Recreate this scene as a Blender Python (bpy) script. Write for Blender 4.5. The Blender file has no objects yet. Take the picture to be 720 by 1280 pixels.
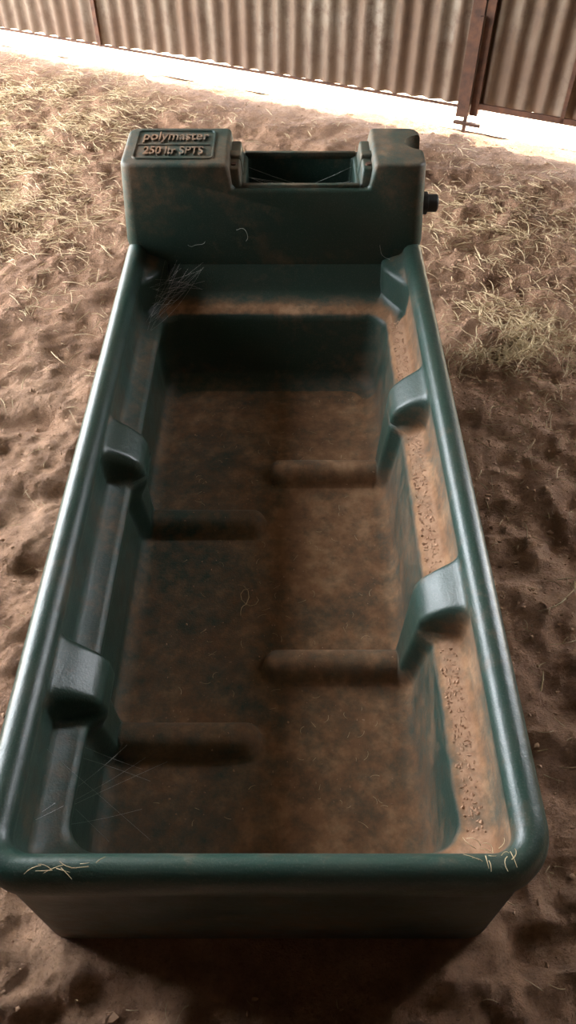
import bpy, bmesh, math, random
from mathutils import Vector, Matrix, noise
random.seed(7)
D=bpy.data; C=bpy.context
RZ=0.42; CX=-0.033
def link(o): C.scene.collection.objects.link(o); return o
def empty(n):
    e=D.objects.new(n,None); return link(e)
def mesh_obj(name,verts,faces,mat=None,parent=None,smooth=True,attrs=None):
    m=D.meshes.new(name); m.from_pydata(verts,[],faces); m.update()
    if smooth:
        m.polygons.foreach_set('use_smooth',[True]*len(m.polygons))
    if attrs:
        for k,v in attrs.items():
            a=m.attributes.new(k,'FLOAT','POINT'); a.data.foreach_set('value',v)
    o=D.objects.new(name,m); link(o)
    if mat: m.materials.append(mat)
    if parent: o.parent=parent
    return o
def sstep(a,b,x):
    t=max(0,min(1,(x-a)/(b-a))); return t*t*(3-2*t)
# ---------------- materials
class NT:
    def __init__(s,name):
        s.m=D.materials.new(name); s.m.use_nodes=True; s.t=s.m.node_tree; s.t.nodes.clear()
        s.out=s.n('ShaderNodeOutputMaterial'); s.b=s.n('ShaderNodeBsdfPrincipled')
        s.l(s.b.outputs[0],s.out.inputs[0]); s.tc=s.n('ShaderNodeTexCoord')
    def n(s,t,**k):
        x=s.t.nodes.new(t)
        for a,b in k.items(): setattr(x,a,b)
        return x
    def l(s,a,b): s.t.links.new(a,b)
    def noise(s,scale,detail=4,rough=.5,vec=None,dist=0):
        x=s.n('ShaderNodeTexNoise'); x.inputs['Scale'].default_value=scale; x.inputs['Detail'].default_value=detail
        x.inputs['Roughness'].default_value=rough; x.inputs['Distortion'].default_value=dist
        s.l(vec if vec else s.tc.outputs['Object'],x.inputs['Vector']); return x.outputs['Fac']
    def mapv(s,sc):
        x=s.n('ShaderNodeMapping'); x.inputs['Scale'].default_value=sc; s.l(s.tc.outputs['Object'],x.inputs['Vector']); return x.outputs[0]
    def ramp(s,f,stops):
        x=s.n('ShaderNodeValToRGB'); e=x.color_ramp.elements
        while len(e)<len(stops): e.new(.5)
        for i,(p,c) in enumerate(stops):
            e[i].position=p; e[i].color=(tuple(c) if isinstance(c,tuple) else (c,c,c))+(1,)
        s.l(f,x.inputs[0]); return x.outputs[0]
    def mix(s,f,a,b,mode='MIX'):
        x=s.n('ShaderNodeMix',data_type='RGBA',blend_type=mode)
        for i,v in ((0,f),(6,a),(7,b)):
            if isinstance(v,(int,float)): x.inputs[i].default_value=v
            elif isinstance(v,tuple): x.inputs[i].default_value=v+(1,)
            else: s.l(v,x.inputs[i])
        return x.outputs[2]
    def math(s,op,a,b=0.0,clamp=False):
        x=s.n('ShaderNodeMath',operation=op,use_clamp=clamp)
        for i,v in ((0,a),(1,b)):
            if isinstance(v,(int,float)): x.inputs[i].default_value=v
            else: s.l(v,x.inputs[i])
        return x.outputs[0]
    def bump(s,h,strength,dist,prev=None):
        x=s.n('ShaderNodeBump'); x.inputs['Strength'].default_value=strength; x.inputs['Distance'].default_value=dist
        s.l(h,x.inputs['Height'])
        if prev: s.l(prev,x.inputs['Normal'])
        return x.outputs[0]
    def set(s,k,v):
        if isinstance(v,(int,float)): s.b.inputs[k].default_value=v
        elif isinstance(v,tuple): s.b.inputs[k].default_value=v+(1,)
        else: s.l(v,s.b.inputs[k])

def plastic():
    t=NT('green_poly_plastic')
    at=t.n('ShaderNodeAttribute',attribute_name='dirt_shade'); d=at.outputs['Fac']  # mostly real dirt, plus the painted shade of the tub's left interior
    base=t.mix(t.noise(6,5),(0.009,0.031,0.023),(0.014,0.044,0.033))
    sp=t.ramp(t.noise(380,2),[(.54,0.0),(.72,1.0)])
    base=t.mix(t.math('MULTIPLY',sp,.32),base,(0.12,0.12,0.10))
    haze=t.ramp(t.noise(11,7,.65),[(.38,.03),(.72,.30)])
    base=t.mix(haze,base,(0.062,0.060,0.044))
    n1=t.noise(4.5,7,.66,dist=.8); n2=t.noise(38,6,.68)
    nn=t.math('ADD',t.math('MULTIPLY',n1,.55),t.math('MULTIPLY',n2,.45))
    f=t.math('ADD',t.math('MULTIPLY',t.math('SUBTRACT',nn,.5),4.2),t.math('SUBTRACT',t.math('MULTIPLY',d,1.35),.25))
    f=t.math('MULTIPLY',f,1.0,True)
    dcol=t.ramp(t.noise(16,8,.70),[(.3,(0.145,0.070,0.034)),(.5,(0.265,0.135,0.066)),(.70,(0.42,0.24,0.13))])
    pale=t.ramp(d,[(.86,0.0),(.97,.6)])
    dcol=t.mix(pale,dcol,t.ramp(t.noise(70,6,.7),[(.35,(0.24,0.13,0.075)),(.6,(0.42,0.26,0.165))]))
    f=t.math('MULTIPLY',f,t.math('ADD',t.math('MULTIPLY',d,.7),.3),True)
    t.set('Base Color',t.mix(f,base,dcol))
    r=t.math('ADD',t.math('MULTIPLY',f,.5),.26)
    r=t.math('ADD',r,t.math('MULTIPLY',t.noise(25,4),.18))
    r=t.math('ADD',r,t.math('MULTIPLY',d,.45),True)
    t.set('Roughness',r)
    h=t.noise(300,3); nb=t.bump(h,.22,.002); nb=t.bump(t.noise(60,4),.15,.004,nb)
    t.set('Normal',nb)
    return t.m
def simple(name,c1,c2,scale=20,rough=.7,bs=.2,bd=.003,metal=0):
    t=NT(name); n=t.noise(scale,5,.6)
    t.set('Base Color',t.ramp(n,[(.3,c1),(.7,c2)])); t.set('Roughness',rough); t.set('Metallic',metal)
    t.set('Normal',t.bump(t.noise(scale*4,4),bs,bd)); return t.m
def dirtmat():
    t=NT('sandy_dirt')
    n=t.noise(2.2,7,.6); f=t.noise(30,8,.72); g=t.noise(160,4,.7)
    c=t.ramp(n,[(.3,(0.235,0.132,0.078)),(.5,(0.355,0.212,0.130)),(.7,(0.48,0.31,0.205))])
    c=t.mix(.75,c,t.ramp(f,[(.3,(0.34,0.28,0.24)),(.5,(0.66,0.62,0.57)),(.72,(1.0,0.95,0.88))]),'MULTIPLY')
    c=t.mix(1.0,c,(1.42,1.38,1.36),'MULTIPLY')
    c=t.mix(t.math('MULTIPLY',t.ramp(g,[(.56,0.0),(.66,1.0)]),.5),c,(0.14,0.072,0.04))
    t.set('Base Color',c); t.set('Roughness',.95)
    nb=t.bump(f,1.0,.05); nb=t.bump(g,.8,.012,nb); t.set('Normal',nb)
    return t.m
def wallmat(name,k=1.0):
    t=NT(name)
    geo=t.n('ShaderNodeSeparateXYZ'); t.l(t.tc.outputs['Object'],geo.inputs[0])
    z=geo.outputs[2]
    streak=t.noise(9,6,.6,vec=t.mapv((1.2,1,.18))); blot=t.noise(3.5,8,.7)
    c=t.ramp(blot,[(.3,(0.055,0.036,0.021)),(.5,(0.125,0.096,0.064)),(.7,(0.20,0.175,0.135))])
    c=t.mix(t.ramp(streak,[(.42,0.0),(.58,.85)]),c,(0.075,0.040,0.019))
    sp=t.ramp(t.noise(18,6,.7),[(.48,0.0),(.64,.85)]); c=t.mix(sp,c,(0.055,0.031,0.017))
    low=t.n('ShaderNodeMapRange'); t.l(z,low.inputs[0]); low.inputs[1].default_value=.1; low.inputs[2].default_value=.6; low.inputs[3].default_value=.8; low.inputs[4].default_value=0
    c=t.mix(t.math('MULTIPLY',low.outputs[0],t.math('MULTIPLY',blot,1.5,True)),c,(0.075,0.040,0.021))
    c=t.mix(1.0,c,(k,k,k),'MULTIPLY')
    t.set('Base Color',c); t.set('Roughness',.75)
    t.set('Normal',t.bump(t.noise(50,5),.3,.005)); return t.m
MP=plastic(); MD=dirtmat(); MW=wallmat('dusty_corrugated_iron',1.3); MW2=wallmat('dark_corrugated_iron',.5)  # MW2: darkened copy for the unseen walls, to cut bounce light
MRUST=simple('rusty_steel',(0.04,0.018,0.010),(0.12,0.05,0.024),25,.85)
MBLK=simple('black_rubber',(0.012,0.012,0.012),(0.03,0.028,0.025),30,.5)
MSTRAW=simple('dry_straw',(0.36,0.25,0.125),(0.66,0.51,0.30),8,.7,.1)
MCLOD=simple('dirt_clod',(0.22,0.12,0.068),(0.42,0.26,0.16),20,.95,.5,.004)
MGRIT=simple('pale_grit',(0.34,0.19,0.115),(0.48,0.30,0.19),20,.95,.3,.004)
MWEB=simple('cobweb_silk',(0.55,0.53,0.5),(0.7,0.68,0.66),20,.6,0)
MCEIL=simple('roof_iron',(0.05,0.045,0.04),(0.08,0.07,0.06),5,.7)  # unseen roof kept dark so it bounces less light
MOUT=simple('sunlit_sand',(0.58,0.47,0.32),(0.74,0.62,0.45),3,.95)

# ---------------- trough
trough=empty('water_trough')
def rr(s,t,a,yf,yb,r):
    b=(yb-yf)/2; cy=(yb+yf)/2
    x=s*a; y=t*b
    if abs(x)>a-r and abs(y)>b-r:
        qx=(abs(x)-(a-r))/r; qy=(abs(y)-(b-r))/r
        L=math.hypot(qx,qy)
        if L>1e-9:
            k=max(qx,qy)/L; qx*=k; qy*=k
        x=math.copysign(a-r+qx*r,x); y=math.copysign(b-r+qy*r,y)
    return x,y+cy
keys=[ # a,yf,yb,r,z,dirt
(.362,.287,1.80,.05,-.42,.45),(.358,.281,1.80,.055,-.25,.20),(.354,.272,1.80,.065,-.078,.12),(.354,.268,1.79,.070,-.070,.12),(.356,.262,1.78,.078,-.062,.08),
(.3585,.259,1.78,.08,-.048,.05),(.3585,.259,1.78,.08,-.03,.02),(.354,.263,1.77,.076,-.014,.02),(.345,.271,1.765,.066,-.004,.03),
(.333,.282,1.75,.052,0,.05),(.321,.291,1.74,.040,-.003,.05),(.313,.299,1.72,.032,-.012,.1),(.310,.303,1.715,.028,-.024,.2),
(.312,.303,1.708,.028,-.036,.4),(.316,.304,1.703,.03,-.046,.5),(.316,.306,1.690,.03,-.07,.65),(.313,.31,1.672,.03,-.105,.8),(.305,.314,1.662,.03,-.117,.95),
(.282,.328,1.615,.04,-.124,1.0),(.272,.334,1.597,.045,-.130,.8),(.268,.338,1.590,.045,-.142,.3),
(.256,.350,1.566,.045,-.29,.6),(.251,.356,1.559,.045,-.306,.7),(.241,.366,1.546,.045,-.317,.75),(.226,.38,1.53,.045,-.32,.75)]
lev=[]
for i in range(len(keys)-1):
    A,B=keys[i],keys[i+1]
    n=1
    dz=abs(A[4]-B[4])
    if i>=12: n=max(1,int(math.ceil(dz/.008)))
    elif i<3: n=2
    for k in range(n):
        u=k/n; lev.append(tuple(A[j]*(1-u)+B[j]*u for j in range(6))+(i>=11,))
lev.append(keys[-1]+(True,))
BUT=[(-1,1.077),(-1,.580),(1,1.228),(1,.728)]
NX,NY=90,280
st=[]
for i in range(NX): st.append((-1+2*i/NX,-1))
for j in range(NY): st.append((1,-1+2*j/NY))
for i in range(NX): st.append((1-2*i/NX,1))
for j in range(NY): st.append((-1,1-2*j/NY))
def lerpk(z,tab):
    for (z0,v0),(z1,v1) in zip(tab,tab[1:]):
        if z<=z0 and z>=z1: return v0+(v1-v0)*(z-z0)/(z1-z0)
    return tab[0][1] if z>tab[0][0] else tab[-1][1]
HB=[(-.030,.320),(-.036,.305),(-.055,.276),(-.075,.255),(-.095,.245),(-.29,.232),(-.32,.226)]
def ribh(x,y):
    h=0
    for sd,yb in BUT:
        d=(x+.010) if sd>0 else (-.018-x)
        ry=.034
        q=abs(y-yb)/ry
        if d<.022: q=math.hypot(q,(.022-d)/.028)
        h=max(h,.042*max(0,1-q**2.6)**.75)
    return h
def flare(x,y):
    return x*(1+.034*max(0,min(1,(1.68-y)/1.4)))
def place(x,y,z,inner):
    dd=0
    if inner:
        for sd,yb in BUT:
            if x*sd>0 and abs(x)>.2:
                hw=.050-.014*sstep(-.06,-.3,z)
                w=1-sstep(hw-.014,hw+.014,abs(y-yb))
                hb=lerpk(z,HB)
                if hb<abs(x): 
                    nx=abs(x)+(hb-abs(x))*w; dd=max(dd,w*(1-sstep(-.24,-.31,z))); x=nx*sd
        if z<-.02:
            k=sstep(1.55,1.68,y)*sstep(-.02,-.05,z)
            lim=.317-.055*k
            if abs(x)>lim and abs(x)>.2: x=math.copysign(lim,x)
        if z<-.22:
            z=max(z,-.32+ribh(x,y))
        if z<-.125: x=xs(x,z)
    return x,y,z,dd
def xs(x,z):
    if x<0: x-=.024*sstep(0,-.22,x)*sstep(-.125,-.20,z)
    return x
verts=[];faces=[];dirt_shade=[]
N=len(st)
for (a,yf,yb,r,z,d,inner) in lev:
    for s,t in st:
        x,y=rr(s,t,a,yf,yb,r)
        x,y,z2,dd=place(x,y,z,inner)
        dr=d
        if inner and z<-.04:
            if x<0: dr*=.32+.4*sstep(-.29,-.32,z)  # left interior gets less pale dirt, painting its shade into the colour
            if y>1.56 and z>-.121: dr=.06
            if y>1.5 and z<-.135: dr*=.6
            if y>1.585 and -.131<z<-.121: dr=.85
        verts.append((flare(x,y)+CX,y,z2+RZ)); dirt_shade.append(max(0,dr*(1-.7*dd)))
for L in range(len(lev)-1):
    for i in range(N):
        j=(i+1)%N
        faces.append((L*N+i,L*N+j,(L+1)*N+j,(L+1)*N+i))
faces.append(tuple(reversed(range(N))))
a,yf,yb,r,z=keys[-1][:5]
off=(len(lev)-1)*N
idx={}
for i in range(NX): idx[(i,0)]=off+i
for j in range(NY): idx[(NX,j)]=off+NX+j
for i in range(NX): idx[(NX-i,NY)]=off+NX+NY+i
for j in range(NY): idx[(0,NY-j)]=off+2*NX+NY+j
for i in range(1,NX):
    for j in range(1,NY):
        x,y=rr(-1+2*i/NX,-1+2*j/NY,a,yf,yb,r)
        rh=ribh(x,y)
        zz=z+rh+.0015*noise.noise(Vector((x*9,y*9,0)))
        idx[(i,j)]=len(verts); verts.append((flare(xs(x,-.32),y)+CX,y,zz+RZ))
        dirt_shade.append((.60+.23*sstep(-.12,.10,x))*(1-.1*(rh/.04)))
for i in range(NX):
    for j in range(NY):
        faces.append((idx[(i,j)],idx[(i+1,j)],idx[(i+1,j+1)],idx[(i,j+1)]))
tub=mesh_obj('tub_shell',verts,faces,MP,trough,True,{'dirt_shade':dirt_shade})

# ---- tank housing
def loft(levels,seg=8):
    vs=[];fs=[]
    def ring(x0,x1,y0,y1,r,z):
        o=[]
        for cx,cy,a0 in ((x1-r,y1-r,0),(x0+r,y1-r,90),(x0+r,y0+r,180),(x1-r,y0+r,270)):
            for k in range(seg+1):
                an=math.radians(a0+90*k/seg); o.append((cx+r*math.cos(an),cy+r*math.sin(an),z))
        return o
    n=4*(seg+1)
    for l in levels: vs+=ring(*l)
    for L in range(len(levels)-1):
        for i in range(n):
            j=(i+1)%n; fs.append((L*n+i,L*n+j,(L+1)*n+j,(L+1)*n+i))
    fs.append(tuple(reversed(range(n)))); fs.append(tuple(range((len(levels)-1)*n,len(levels)*n)))
    return vs,fs
def boolean(o,c,op='DIFFERENCE'):
    C.view_layer.update()
    m=o.modifiers.new('b','BOOLEAN'); m.object=c; m.operation=op; m.solver='EXACT'
    dg=C.evaluated_depsgraph_get(); me=D.meshes.new_from_object(o.evaluated_get(dg))
    o.modifiers.clear(); o.data=me; D.objects.remove(c)
def bevelapply(o,w,seg=3,ang=35):
    m=o.modifiers.new('bv','BEVEL'); m.width=w; m.segments=seg; m.limit_method='ANGLE'; m.angle_limit=math.radians(ang); m.harden_normals=False
    m.use_clamp_overlap=True
    dg=C.evaluated_depsgraph_get(); me=D.meshes.new_from_object(o.evaluated_get(dg)); o.modifiers.clear(); o.data=me
def setdirt(o,fn):
    me=o.data
    if 'dirt_shade' not in me.attributes: me.attributes.new('dirt_shade','FLOAT','POINT')
    me.attributes['dirt_shade'].data.foreach_set('value',[fn(v.co) for v in me.vertices])
def autosmooth(o,ang=38):
    me=o.data; me.polygons.foreach_set('use_smooth',[True]*len(me.polygons))
    bm=bmesh.new(); bm.from_mesh(me)
    for e in bm.edges:
        if len(e.link_faces)==2 and e.calc_face_angle(0)>math.radians(ang): e.smooth=False
    bm.to_mesh(me); bm.free()
def box(name,x0,x1,y0,y1,z0,z1,mat=None,parent=None,top=None):
    t=top or (x0,x1,y0,y1)
    v=[(x0,y0,z0),(x1,y0,z0),(x1,y1,z0),(x0,y1,z0),(t[0],t[2],z1),(t[1],t[2],z1),(t[1],t[3],z1),(t[0],t[3],z1)]
    f=[(3,2,1,0),(4,5,6,7),(0,1,5,4),(1,2,6,5),(2,3,7,6),(3,0,4,7)]
    return mesh_obj(name,v,f,mat,parent,False)
H=.193
v,f=loft([(CX-.342,CX+.342,1.700,1.90,.03,0.0),(CX-.350,CX+.350,1.698,1.90,.03,RZ-.07),(CX-.356,CX+.356,1.690,1.895,.03,RZ),(CX-.341,CX+.341,1.69,1.878,.026,RZ+H)])
tank=mesh_obj('tank_housing',v,f,MP,trough)
c=box('c',-.126,.184,1.5,2.1,RZ+.135,RZ+.3,top=(-.150,.212,1.5,2.1)); boolean(tank,c)
c=box('c',-.096,.156,1.712,1.862,RZ-.10,RZ+.3); boolean(tank,c)
bevelapply(tank,.009,4,35)
cv=[];cf=[];K=28
for zz in (RZ+.08,RZ+.30):
    for k in range(K): cv.append((.318+.050*math.cos(2*math.pi*k/K),1.800+.040*math.sin(2*math.pi*k/K),zz))
for k in range(K): cf.append((k,(k+1)%K,K+(k+1)%K,K+k))
cf.append(tuple(reversed(range(K)))); cf.append(tuple(range(K,2*K)))
c=mesh_obj('c',cv,cf,None,None,False); nv0=len(tank.data.vertices); boolean(tank,c); print('recess verts',nv0,len(tank.data.vertices))
autosmooth(tank,30)
if not tank.data.materials: tank.data.materials.append(MP)
setdirt(tank,lambda co:.30*sstep(RZ+.1,RZ+.19,co.z)+.08+.16*sstep(RZ+.05,RZ-.1,co.z)*(1 if co.y<1.8 else 2))
def finish(o,d,bw=.003,seg=2,bev=True):
    if bev: bevelapply(o,bw,seg,30)
    autosmooth(o,35); o.parent=trough
    if not o.data.materials: o.data.materials.append(MP)
    setdirt(o,lambda co:d)
for k,(x0,x1) in enumerate(((-.142,-.104),(.163,.200))):
    o=box('lid_bracket_%d'%(k+1),x0,x1,1.698,1.862,RZ+.12,RZ+.172,MP,trough,top=(x0+.006,x1-.006,1.716,1.856)); finish(o,.3,.005,3)
    o=box('bracket_rib_%d'%(k+1),x0-.002,x1+.002,1.760,1.795,RZ+.12,RZ+.18,MP,trough,top=(x0+.004,x1-.004,1.764,1.790)); finish(o,.3,.004,3)
    bpy.ops.mesh.primitive_cylinder_add(vertices=16,radius=.006,depth=.006,location=((x0+x1)/2,1.735,RZ+.1725)); o=C.object; o.name='bracket_bolt_%d'%(k+1); o.data.materials.append(MRUST); o.parent=trough
def lip(nm,x0,x1,y0,y1):
    o=box(nm,x0,x1,y0,y1,RZ+.125,RZ+.142,MP,trough); finish(o,.4,.003,2)
lip('opening_lip_1',-.104,.163,1.700,1.712); lip('opening_lip_2',-.104,.163,1.860,1.870)
o=box('float_arm',-.03,.12,1.775,1.785,RZ-.02,RZ-.012,MBLK,trough)
def frame(name,x0,x1,y0,y1,r,w,z,h):
    seg=6; vs=[];fs=[]
    def ring(o,z):
        out=[]; rr_=r-o if r-o>.001 else .001
        for cx,cy,a0 in ((x1-r,y1-r,0),(x0+r,y1-r,90),(x0+r,y0+r,180),(x1-r,y0+r,270)):
            for k in range(seg+1):
                an=math.radians(a0+90*k/seg); out.append((cx+rr_*math.cos(an),cy+rr_*math.sin(an),z))
        return out
    R=[ring(0,z-.002),ring(w*.25,z+h),ring(w*.75,z+h),ring(w,z-.002)]; n=len(R[0])
    for q in R: vs+=q
    for L in range(3):
        for i in range(n):
            j=(i+1)%n; fs.append((L*n+i,L*n+j,(L+1)*n+j,(L+1)*n+i))
    o=mesh_obj(name,vs,fs,MP,trough); setdirt(o,lambda co:.3); autosmooth(o,40)
ZT=RZ+H
frame('emblem_frame',CX-.318,CX-.134,1.714,1.858,.014,.006,ZT,.0035)
def text(name,s,x,y,size,sx=1.0,off=.0006):
    cu=D.curves.new(name,'FONT'); cu.body=s; cu.size=size; cu.extrude=.004; cu.align_x='CENTER'; cu.align_y='CENTER'; cu.offset=off; cu.bevel_depth=.0004
    o=D.objects.new(name,cu); link(o)
    dg=C.evaluated_depsgraph_get(); me=D.meshes.new_from_object(o.evaluated_get(dg)); D.objects.remove(o)
    me.transform(Matrix.LocRotScale((x,y,ZT+.0010),None,(sx,1,.8)))
    me.materials.clear(); me.materials.append(MP)
    n=D.objects.new(name,me); link(n); n.parent=trough; setdirt(n,lambda co:.74 if co.z>ZT+.002 else 0)
text('embossed_maker',"polymaster",CX-.226,1.822,.058,.58,.0004)
text('embossed_capacity',"250 ltr SPTS",CX-.226,1.750,.050,.54,.0004)
o=box('emblem_bar',CX-.310,CX-.144,1.782,1.786,ZT-.001,ZT+.003,MP,trough); finish(o,.4,bev=False)
bpy.ops.mesh.primitive_cylinder_add(vertices=28,radius=.020,depth=.045,location=(.332,1.745,RZ+.075),rotation=(0,math.pi/2,0)); o=C.object; o.name='valve_inlet'; o.data.materials.append(MBLK); bevelapply(o,.005,3); autosmooth(o); o.parent=trough
bpy.ops.mesh.primitive_cylinder_add(vertices=6,radius=.026,depth=.016,location=(.322,1.745,RZ+.075),rotation=(0,math.pi/2,0)); o=C.object; o.name='valve_nut'; o.data.materials.append(MBLK); bevelapply(o,.002,2); autosmooth(o); o.parent=trough

# ---------------- ground
WA=Vector((-1.45,4.27)); WB=Vector((1.15,3.12)); WD=(WB-WA).normalized(); WN=Vector((-WD.y,WD.x)) # outward
random.seed(21)
PRINTS=[]
for _ in range(110):
    x=random.uniform(-1.9,1.9); y=random.uniform(-.4,3.6); a=random.uniform(0,3.14); PRINTS.append((x,y,math.cos(a),math.sin(a),random.uniform(.03,.06),random.uniform(.005,.014)))
from collections import defaultdict
PG=defaultdict(list)
for p in PRINTS:
    for i in range(-1,2):
        for j in range(-1,2): PG[(int(math.floor(p[0]/.2))+i,int(math.floor(p[1]/.2))+j)].append(p)
def gheight(x,y):
    p=Vector((x,y,0))
    h=.026*noise.fractal(p*1.6,1.0,2.1,3)
    h+=.022*noise.fractal(p*6+Vector((3,1,0)),.8,2.1,4)
    r=noise.noise(Vector((x*5+11,y*9,2)))
    h-=.022*sstep(.15,.45,r)
    h+=.055*math.exp(-((x-.66)**2/.025+(y-1.86)**2/.015))*(1+noise.noise(p*14))
    h+=.03*math.exp(-((x-.75)**2/.05+(y-2.6)**2/.04))*(1+noise.noise(p*14))
    h+=.075*noise.turbulence(p*10,4,False)*.28*(1.2 if x>.3 or y>2.2 else .9)
    h+=.016*noise.turbulence(p*28,2,False)*.5
    for (px,py,ca,sa,r0,dp) in PG.get((int(math.floor(x/.2)),int(math.floor(y/.2))),()):
        u=(x-px)*ca+(y-py)*sa; v_=-(x-px)*sa+(y-py)*ca
        q=math.hypot(u/(r0*1.5),v_/r0)
        if q<1.7: h+= -dp*(1-sstep(.55,1.0,q)) + dp*.45*math.exp(-((q-1.15)/.2)**2)
    h-=.02
    q=Vector((x,y))
    dw=(q-WA).dot(WN)
    h*=1-.8*sstep(-.5,-.12,dw)
    if dw>0: h=min(h,-.01)
    dx=max(abs(x-CX)-.35,0); dy=max(.30-y,y-1.88,0); d=math.hypot(dx,dy)
    k=sstep(0,.08,d)
    h=h*k+(-.002)*(1-k)
    if d<.02: h=min(h,-.001)
    return h
x0,x1,y0,y1,stp=-2.6,2.9,-1.2,5.5,.015
nx=int((x1-x0)/stp); ny=int((y1-y0)/stp)
gv=[];gf=[]
for j in range(ny+1):
    for i in range(nx+1):
        x=x0+i*stp; y=y0+j*stp; gv.append((x,y,gheight(x,y)))
for j in range(ny):
    for i in range(nx):
        a=j*(nx+1)+i; gf.append((a,a+1,a+nx+2,a+nx+1))
floor=mesh_obj('floor',gv,gf,MD)
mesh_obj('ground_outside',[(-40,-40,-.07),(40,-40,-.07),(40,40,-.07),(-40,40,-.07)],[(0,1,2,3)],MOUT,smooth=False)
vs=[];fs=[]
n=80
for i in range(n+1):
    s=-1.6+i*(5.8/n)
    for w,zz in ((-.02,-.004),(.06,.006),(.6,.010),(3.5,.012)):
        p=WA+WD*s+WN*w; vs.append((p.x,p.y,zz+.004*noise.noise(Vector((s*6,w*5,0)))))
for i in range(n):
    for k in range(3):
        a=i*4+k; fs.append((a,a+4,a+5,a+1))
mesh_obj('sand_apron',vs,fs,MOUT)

# ---------------- shed walls
def corr(name,p0,p1,z0,z1,mat,pitch=.076,amp=.009,z0b=None):
    p0=Vector(p0);p1=Vector(p1); d=(p1-p0); L=d.length; d.normalize(); nn=Vector((-d.y,d.x))
    k=int(L/pitch*8)
    vs=[];fs=[]; m=13
    for i in range(k+1):
        s=L*i/k; o=amp*math.sin(2*math.pi*s/pitch)
        zb=z0 if z0b is None else z0+(z0b-z0)*i/k
        for q in range(m):
            z=zb+(z1-zb)*q/(m-1)
            w=.008*noise.noise(Vector((s*2,z*2,5)))
            p=d*s+nn*(o+w)
            zz=z+(.010*noise.noise(Vector((s*1.5,0,0)))+.004*noise.noise(Vector((s*14,0,0))) if q==0 else 0)
            vs.append((p.x,p.y,zz))
    for i in range(k):
        for q in range(m-1):
            a=i*m+q; fs.append((a,a+m,a+m+1,a+1))
    o=mesh_obj(name,vs,fs,mat); o.location=(p0.x,p0.y,0); return o
def P(s,w=0): 
    p=WA+WD*s+WN*w; return (p.x,p.y)
sp=2.40
wb=empty('wall_back')
a=corr('sheet_1',P(-1.25),P(sp+.0),.062,3.2,MW,z0b=.088); a.parent=wb
b=corr('sheet_2',P(sp+.0),P(4.3),.092,3.2,MW,z0b=.10); b.parent=wb
def beam(name,s0,s1,w0,w1,z0,z1,mat,parent,z0b=None,z1b=None):
    pts=[P(s0,w0),P(s1,w0),P(s1,w1),P(s0,w1)]
    zb=z0 if z0b is None else z0b; zt=z1 if z1b is None else z1b
    zl=[z0,zb,zb,z0]; zu=[z1,zt,zt,z1]
    v=[(p[0],p[1],z) for p,z in zip(pts,zl)]+[(p[0],p[1],z) for p,z in zip(pts,zu)]
    f=[(3,2,1,0),(4,5,6,7),(0,1,5,4),(1,2,6,5),(2,3,7,6),(3,0,4,7)]
    return mesh_obj(name,v,f,mat,parent,False)
beam('door_stile_1',sp-.050,sp-.002,-.030,.012,.05,3.2,MRUST,wb)
beam('door_stile_2',sp+.004,sp+.035,-.024,.012,.06,3.2,MRUST,wb)
beam('bottom_rail_1',-1.25,sp-.05,-.018,-.012,.058,.066,MRUST,wb,.080,.090)
beam('bottom_rail_2',sp+.035,4.3,-.022,-.012,.086,.108,MRUST,wb)
beam('mid_rail',-1.25,4.3,-.04,-.012,1.3,1.36,MRUST,wb)
beam('stile_left',.62,.640,-.020,-.010,.07,3.2,MRUST,wb)
beam('stile_right',sp+.36,sp+.375,-.022,-.010,.09,3.2,MRUST,wb)
beam('drop_bolt',sp-.012,sp+.002,-.05,-.036,0.0,.42,MRUST,wb)
beam('drop_bolt_foot',sp-.05,sp+.06,-.055,-.04,.03,.042,MRUST,wb)
mesh_obj('ceiling',[(-2.7,-2.6,3.2),(3.3,-2.6,3.2),(3.3,2.3,3.2),(-2.7,4.95,3.2)],[(0,1,2,3)],MCEIL,smooth=False)
wr=corr('wall_right',(3.25,-2.6),(3.25,2.25),-.07,3.2,MW2)
wf=corr('added_front_wall',(-2.7,-2.55),(3.25,-2.55),-.07,3.2,MW2)  # unseen wall added behind the camera to hold light off the trough front
wl=empty('wall_left')
o=corr('left_sheet',(-2.65,-2.55),(-2.65,.9),-.07,3.2,MW2); o.parent=wl
o=corr('added_left_header',(-2.65,.9),(-2.65,4.9),2.62,3.2,MW2); o.parent=wl  # unseen header added to lower the opening and darken the tub's left side
box('door_post',-2.70,-2.60,.88,.98,-.05,3.2,MRUST,wl)
box('door_lintel',-2.69,-2.61,.9,4.85,2.55,2.65,MRUST,wl)

# ---------------- straw
random.seed(5)
def blades(name,items,mat,parent=None):
    vs=[];fs=[]
    for (x,y,z,L,ang,curl,w,lift) in items:
        k=4; px,py=x,y; a=ang
        base=len(vs)
        for i in range(k+1):
            u=i/k
            zz=z+lift*math.sin(math.pi*u*.9)+.001
            nx_,ny_=-math.sin(a),math.cos(a); ww=w*(1-.5*u)
            vs.append((px+nx_*ww,py+ny_*ww,zz)); vs.append((px-nx_*ww,py-ny_*ww,zz)); vs.append((px,py,zz+ww*1.2))
            px+=math.cos(a)*L/k; py+=math.sin(a)*L/k; a+=curl/k
        for i in range(k):
            b=base+i*3
            for q in range(3):
                r=(q+1)%3; fs.append((b+q,b+3+q,b+3+r,b+r))
    return mesh_obj(name,vs,fs,mat,parent)
clusters=[(-1.35,3.15,.40,8500),(-1.0,3.5,.26,1800),(-1.25,2.6,.26,3200),(.66,1.86,.10,1500),(.74,2.55,.20,1000),(.95,1.5,.35,400),(.75,1.1,.3,150),(-.9,2.1,.3,300),(.9,2.3,.5,700),(-.2,2.7,.6,300)]
items=[]
def ok(x,y,L=0): 
    if abs(x-CX)<.39+L and .22-L<y<1.93+L: return False
    return (Vector((x,y))-WA).dot(WN)<-.04-L
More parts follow.
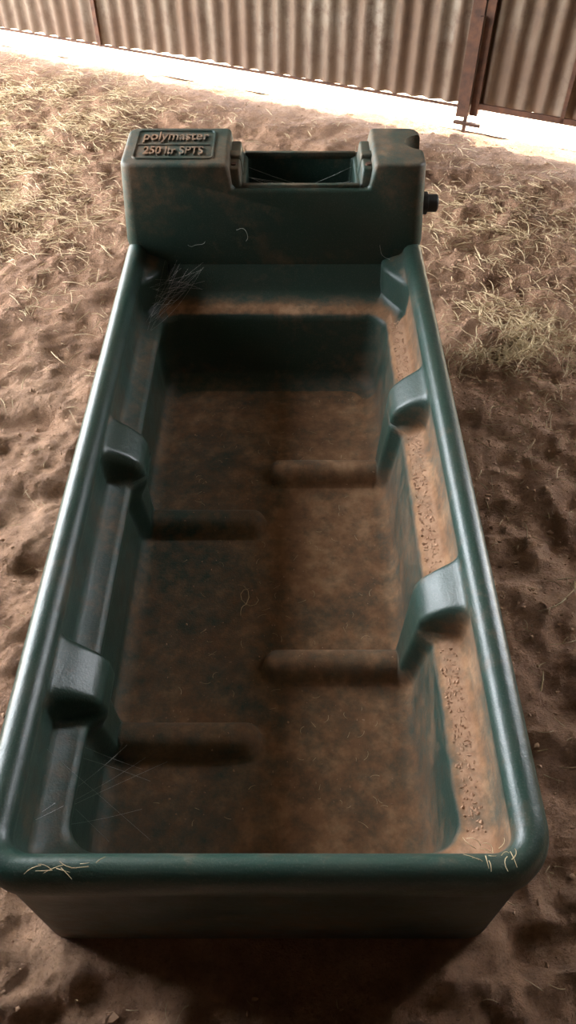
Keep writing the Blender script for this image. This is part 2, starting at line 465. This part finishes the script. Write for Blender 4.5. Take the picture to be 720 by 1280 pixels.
for cx,cy,sg,n in clusters:
    for _ in range(n):
        x=random.gauss(cx,sg);y=random.gauss(cy,sg);L=random.uniform(.012,.080)
        if noise.noise(Vector((x*5,y*5,7)))<-.12 and random.random()<.75: continue
        if ok(x,y,L*.7): items.append((x,y,gheight(x,y)+random.random()*.010,L,random.uniform(0,6.28),random.uniform(-.8,.8),random.uniform(.0007,.0018),random.uniform(0,.010)))
for _ in range(3600):
    x=random.uniform(-2,2);y=random.uniform(-.6,4.2);L=random.uniform(.006,.040)
    if ok(x,y,L*.7): items.append((x,y,gheight(x,y)+.001,L,random.uniform(0,6.28),random.uniform(-1.2,1.2),random.uniform(.0005,.0012),random.uniform(0,.005)))
blades('scattered_straw',items,MSTRAW)
it=[]
FZ=RZ-.32
for _ in range(120):
    it.append((random.uniform(-.22,.17)-.0,random.uniform(.42,1.5),FZ+.003,random.uniform(.005,.020),random.uniform(0,6.28),random.uniform(-2,2),.0004,.001))
it=[q for q in it if ribh(q[0]-CX,q[1])<.001 and ribh(q[0]-CX+.02,q[1])<.001]
for L,a,cu in ((.05,2.4,-2.6),(.045,-.6,3.4),(.06,1.2,2),(.03,4,1)):
    it.append((-.085,.87,FZ+.004,L,a,cu,.0009,.006))
blades('trough_straw',it,MSTRAW,trough)
it=[]
for _ in range(14): it.append((.250+random.gauss(0,.012),.295+random.gauss(0,.006),RZ-.002,random.uniform(.010,.024),random.uniform(0,6.28),random.uniform(-2,2),.0006,.005))
for _ in range(10): it.append((-.27+random.gauss(0,.022),.279+random.gauss(0,.003),RZ-.001,random.uniform(.01,.025),random.choice((0,3.1))+random.gauss(0,.3),random.uniform(-1,1),.0005,.003))
blades('rim_straw',it,MSTRAW,trough)
def strand(pts_list,name,w=.0002,parent=None):
    vs=[];fs=[]
    for pts in pts_list:
        base=len(vs)
        for p in pts:
            for q in range(3):
                an=q*2.094; vs.append((p[0]+w*math.cos(an),p[1]+w*math.sin(an)*.7,p[2]+w*math.sin(an)))
        for i in range(len(pts)-1):
            b=base+i*3
            for q in range(3):
                r=(q+1)%3; fs.append((b+q,b+3+q,b+3+r,b+r))
    return mesh_obj(name,vs,fs,MWEB,parent)
S=[]
def seg(a,b,sag):
    a=Vector(a);b=Vector(b)
    return [tuple(a.lerp(b,i/8)-Vector((0,0,sag*math.sin(math.pi*i/8)))) for i in range(9)]
for _ in range(12):
    a=(-.094,random.uniform(1.73,1.85),RZ+random.uniform(.06,.12)); b=(.154,random.uniform(1.73,1.85),RZ+random.uniform(.06,.12)); S.append(seg(a,b,random.uniform(0,.025)))
strand(S,'cobweb_opening',parent=trough)
S=[]
for _ in range(30):
    a=(CX-.300+random.uniform(0,.02),random.uniform(1.50,1.66),RZ+random.uniform(-.12,-.05)); b=(random.uniform(-.30,-.20),1.665+random.uniform(-.01,.01),RZ+random.uniform(-.12,-.03)); S.append(seg(a,b,random.uniform(-.01,.02)))
for _ in range(8):
    a=(CX-.31,random.uniform(.36,.50),RZ+random.uniform(-.2,-.05)); b=(random.uniform(-.31,-.20),random.uniform(.40,.6),RZ-.30); S.append(seg(a,b,random.uniform(-.01,.02)))
strand(S,'cobweb_corner',.00015,trough)
S=[]
for cx_,cz in ((-.24,.0),(-.10,.01),(.22,0)):
    x=cx_;z=RZ+cz;pts=[]
    a=random.uniform(0,6)
    for i in range(10):
        pts.append((x,1.687,z)); x+=.005*math.cos(a); z+=.007*math.sin(a); a+=random.uniform(-.2,.6)
    S.append(pts)
strand(S,'face_straw_wisps',.0004,parent=trough)
# ---------------- clods
def clods(name,items,mat,parent=None):
    bm=bmesh.new(); bmesh.ops.create_icosphere(bm,subdivisions=1,radius=1); bv=[v.co.copy() for v in bm.verts]; bf=[[v.index for v in f.verts] for f in bm.faces]; bm.free()
    vs=[];fs=[]
    for (x,y,z,r) in items:
        b=len(vs); o=Vector((x,y,z))*97
        ex=1+.5*math.sin(x*331); ey=1+.5*math.sin(y*277)
        for v in bv:
            k=r*(1+.9*noise.noise(v*1.1+o)); vs.append((x+v.x*k*ex,y+v.y*k*ey,z+v.z*k*.6))
        fs+= [tuple(b+i for i in f) for f in bf]
    return mesh_obj(name,vs,fs,mat,parent,False)
it=[]
for _ in range(11000):
    x=random.uniform(-2,2);y=random.uniform(-.5,4)
    if random.random()<.35: x=random.gauss(.75,.25); y=random.gauss(1.9,.7)
    if ok(x,y):
        r=random.uniform(.0015,.0045)*(2.0 if random.random()<.07 else 1); it.append((x,y,gheight(x,y)+r*.1,r))
clods('dirt_clods',it,MCLOD,floor)
it=[]
for _ in range(420):
    x=random.uniform(-.24,.20);y=random.uniform(.42,1.5); z=FZ+ribh(x-CX,y)+.0005; it.append((x,y,z,random.uniform(.0006,.0018)))
clods('trough_grit',it,MCLOD,trough)
it=[]
for _ in range(900):
    y=random.uniform(.36,1.55)
    if min(abs(y-1.228),abs(y-.728))<.07: continue
    u=random.random(); it.append((CX+flare(.276+u*.026,y),y,RZ-.126+u*.008+.0003,random.uniform(.0008,.0026)))
clods('ledge_grit',it,MGRIT,trough)
# ---------------- lights
w=D.worlds.new('World'); C.scene.world=w; w.use_nodes=True; bg=w.node_tree.nodes['Background']
bg.inputs[0].default_value=(.90,.94,1.0,1); bg.inputs[1].default_value=22.0
sl=D.lights.new('sun','SUN'); sl.energy=30; sl.angle=.03; sl.color=(1,.86,.66); so=D.objects.new('sun',sl); link(so)
dr=Vector((-WN.x*1.25+.12,-WN.y*1.25,-1.0)).normalized(); so.rotation_euler=dr.to_track_quat('-Z','Y').to_euler(); so.location=(0,6,5)
pl=D.lights.new('sky_portal','AREA'); pl.shape='RECTANGLE'; pl.size=4.0; pl.size_y=2.6; pl.cycles.is_portal=True
po=D.objects.new('sky_portal',pl); link(po); po.location=(-2.66,2.95,1.27); po.rotation_euler=Vector((1,0,0)).to_track_quat('-Z','Z').to_euler()
# ---------------- camera
cam=D.cameras.new('camera'); co=D.objects.new('camera',cam); link(co); co.location=(0,0,RZ+1.0); co.rotation_euler=(math.radians(90-49.7),0,0)
cam.sensor_fit='VERTICAL'; cam.sensor_height=24; cam.lens=24*967/1280; cam.clip_start=.02
C.scene.camera=co
C.scene.view_settings.view_transform='Standard'
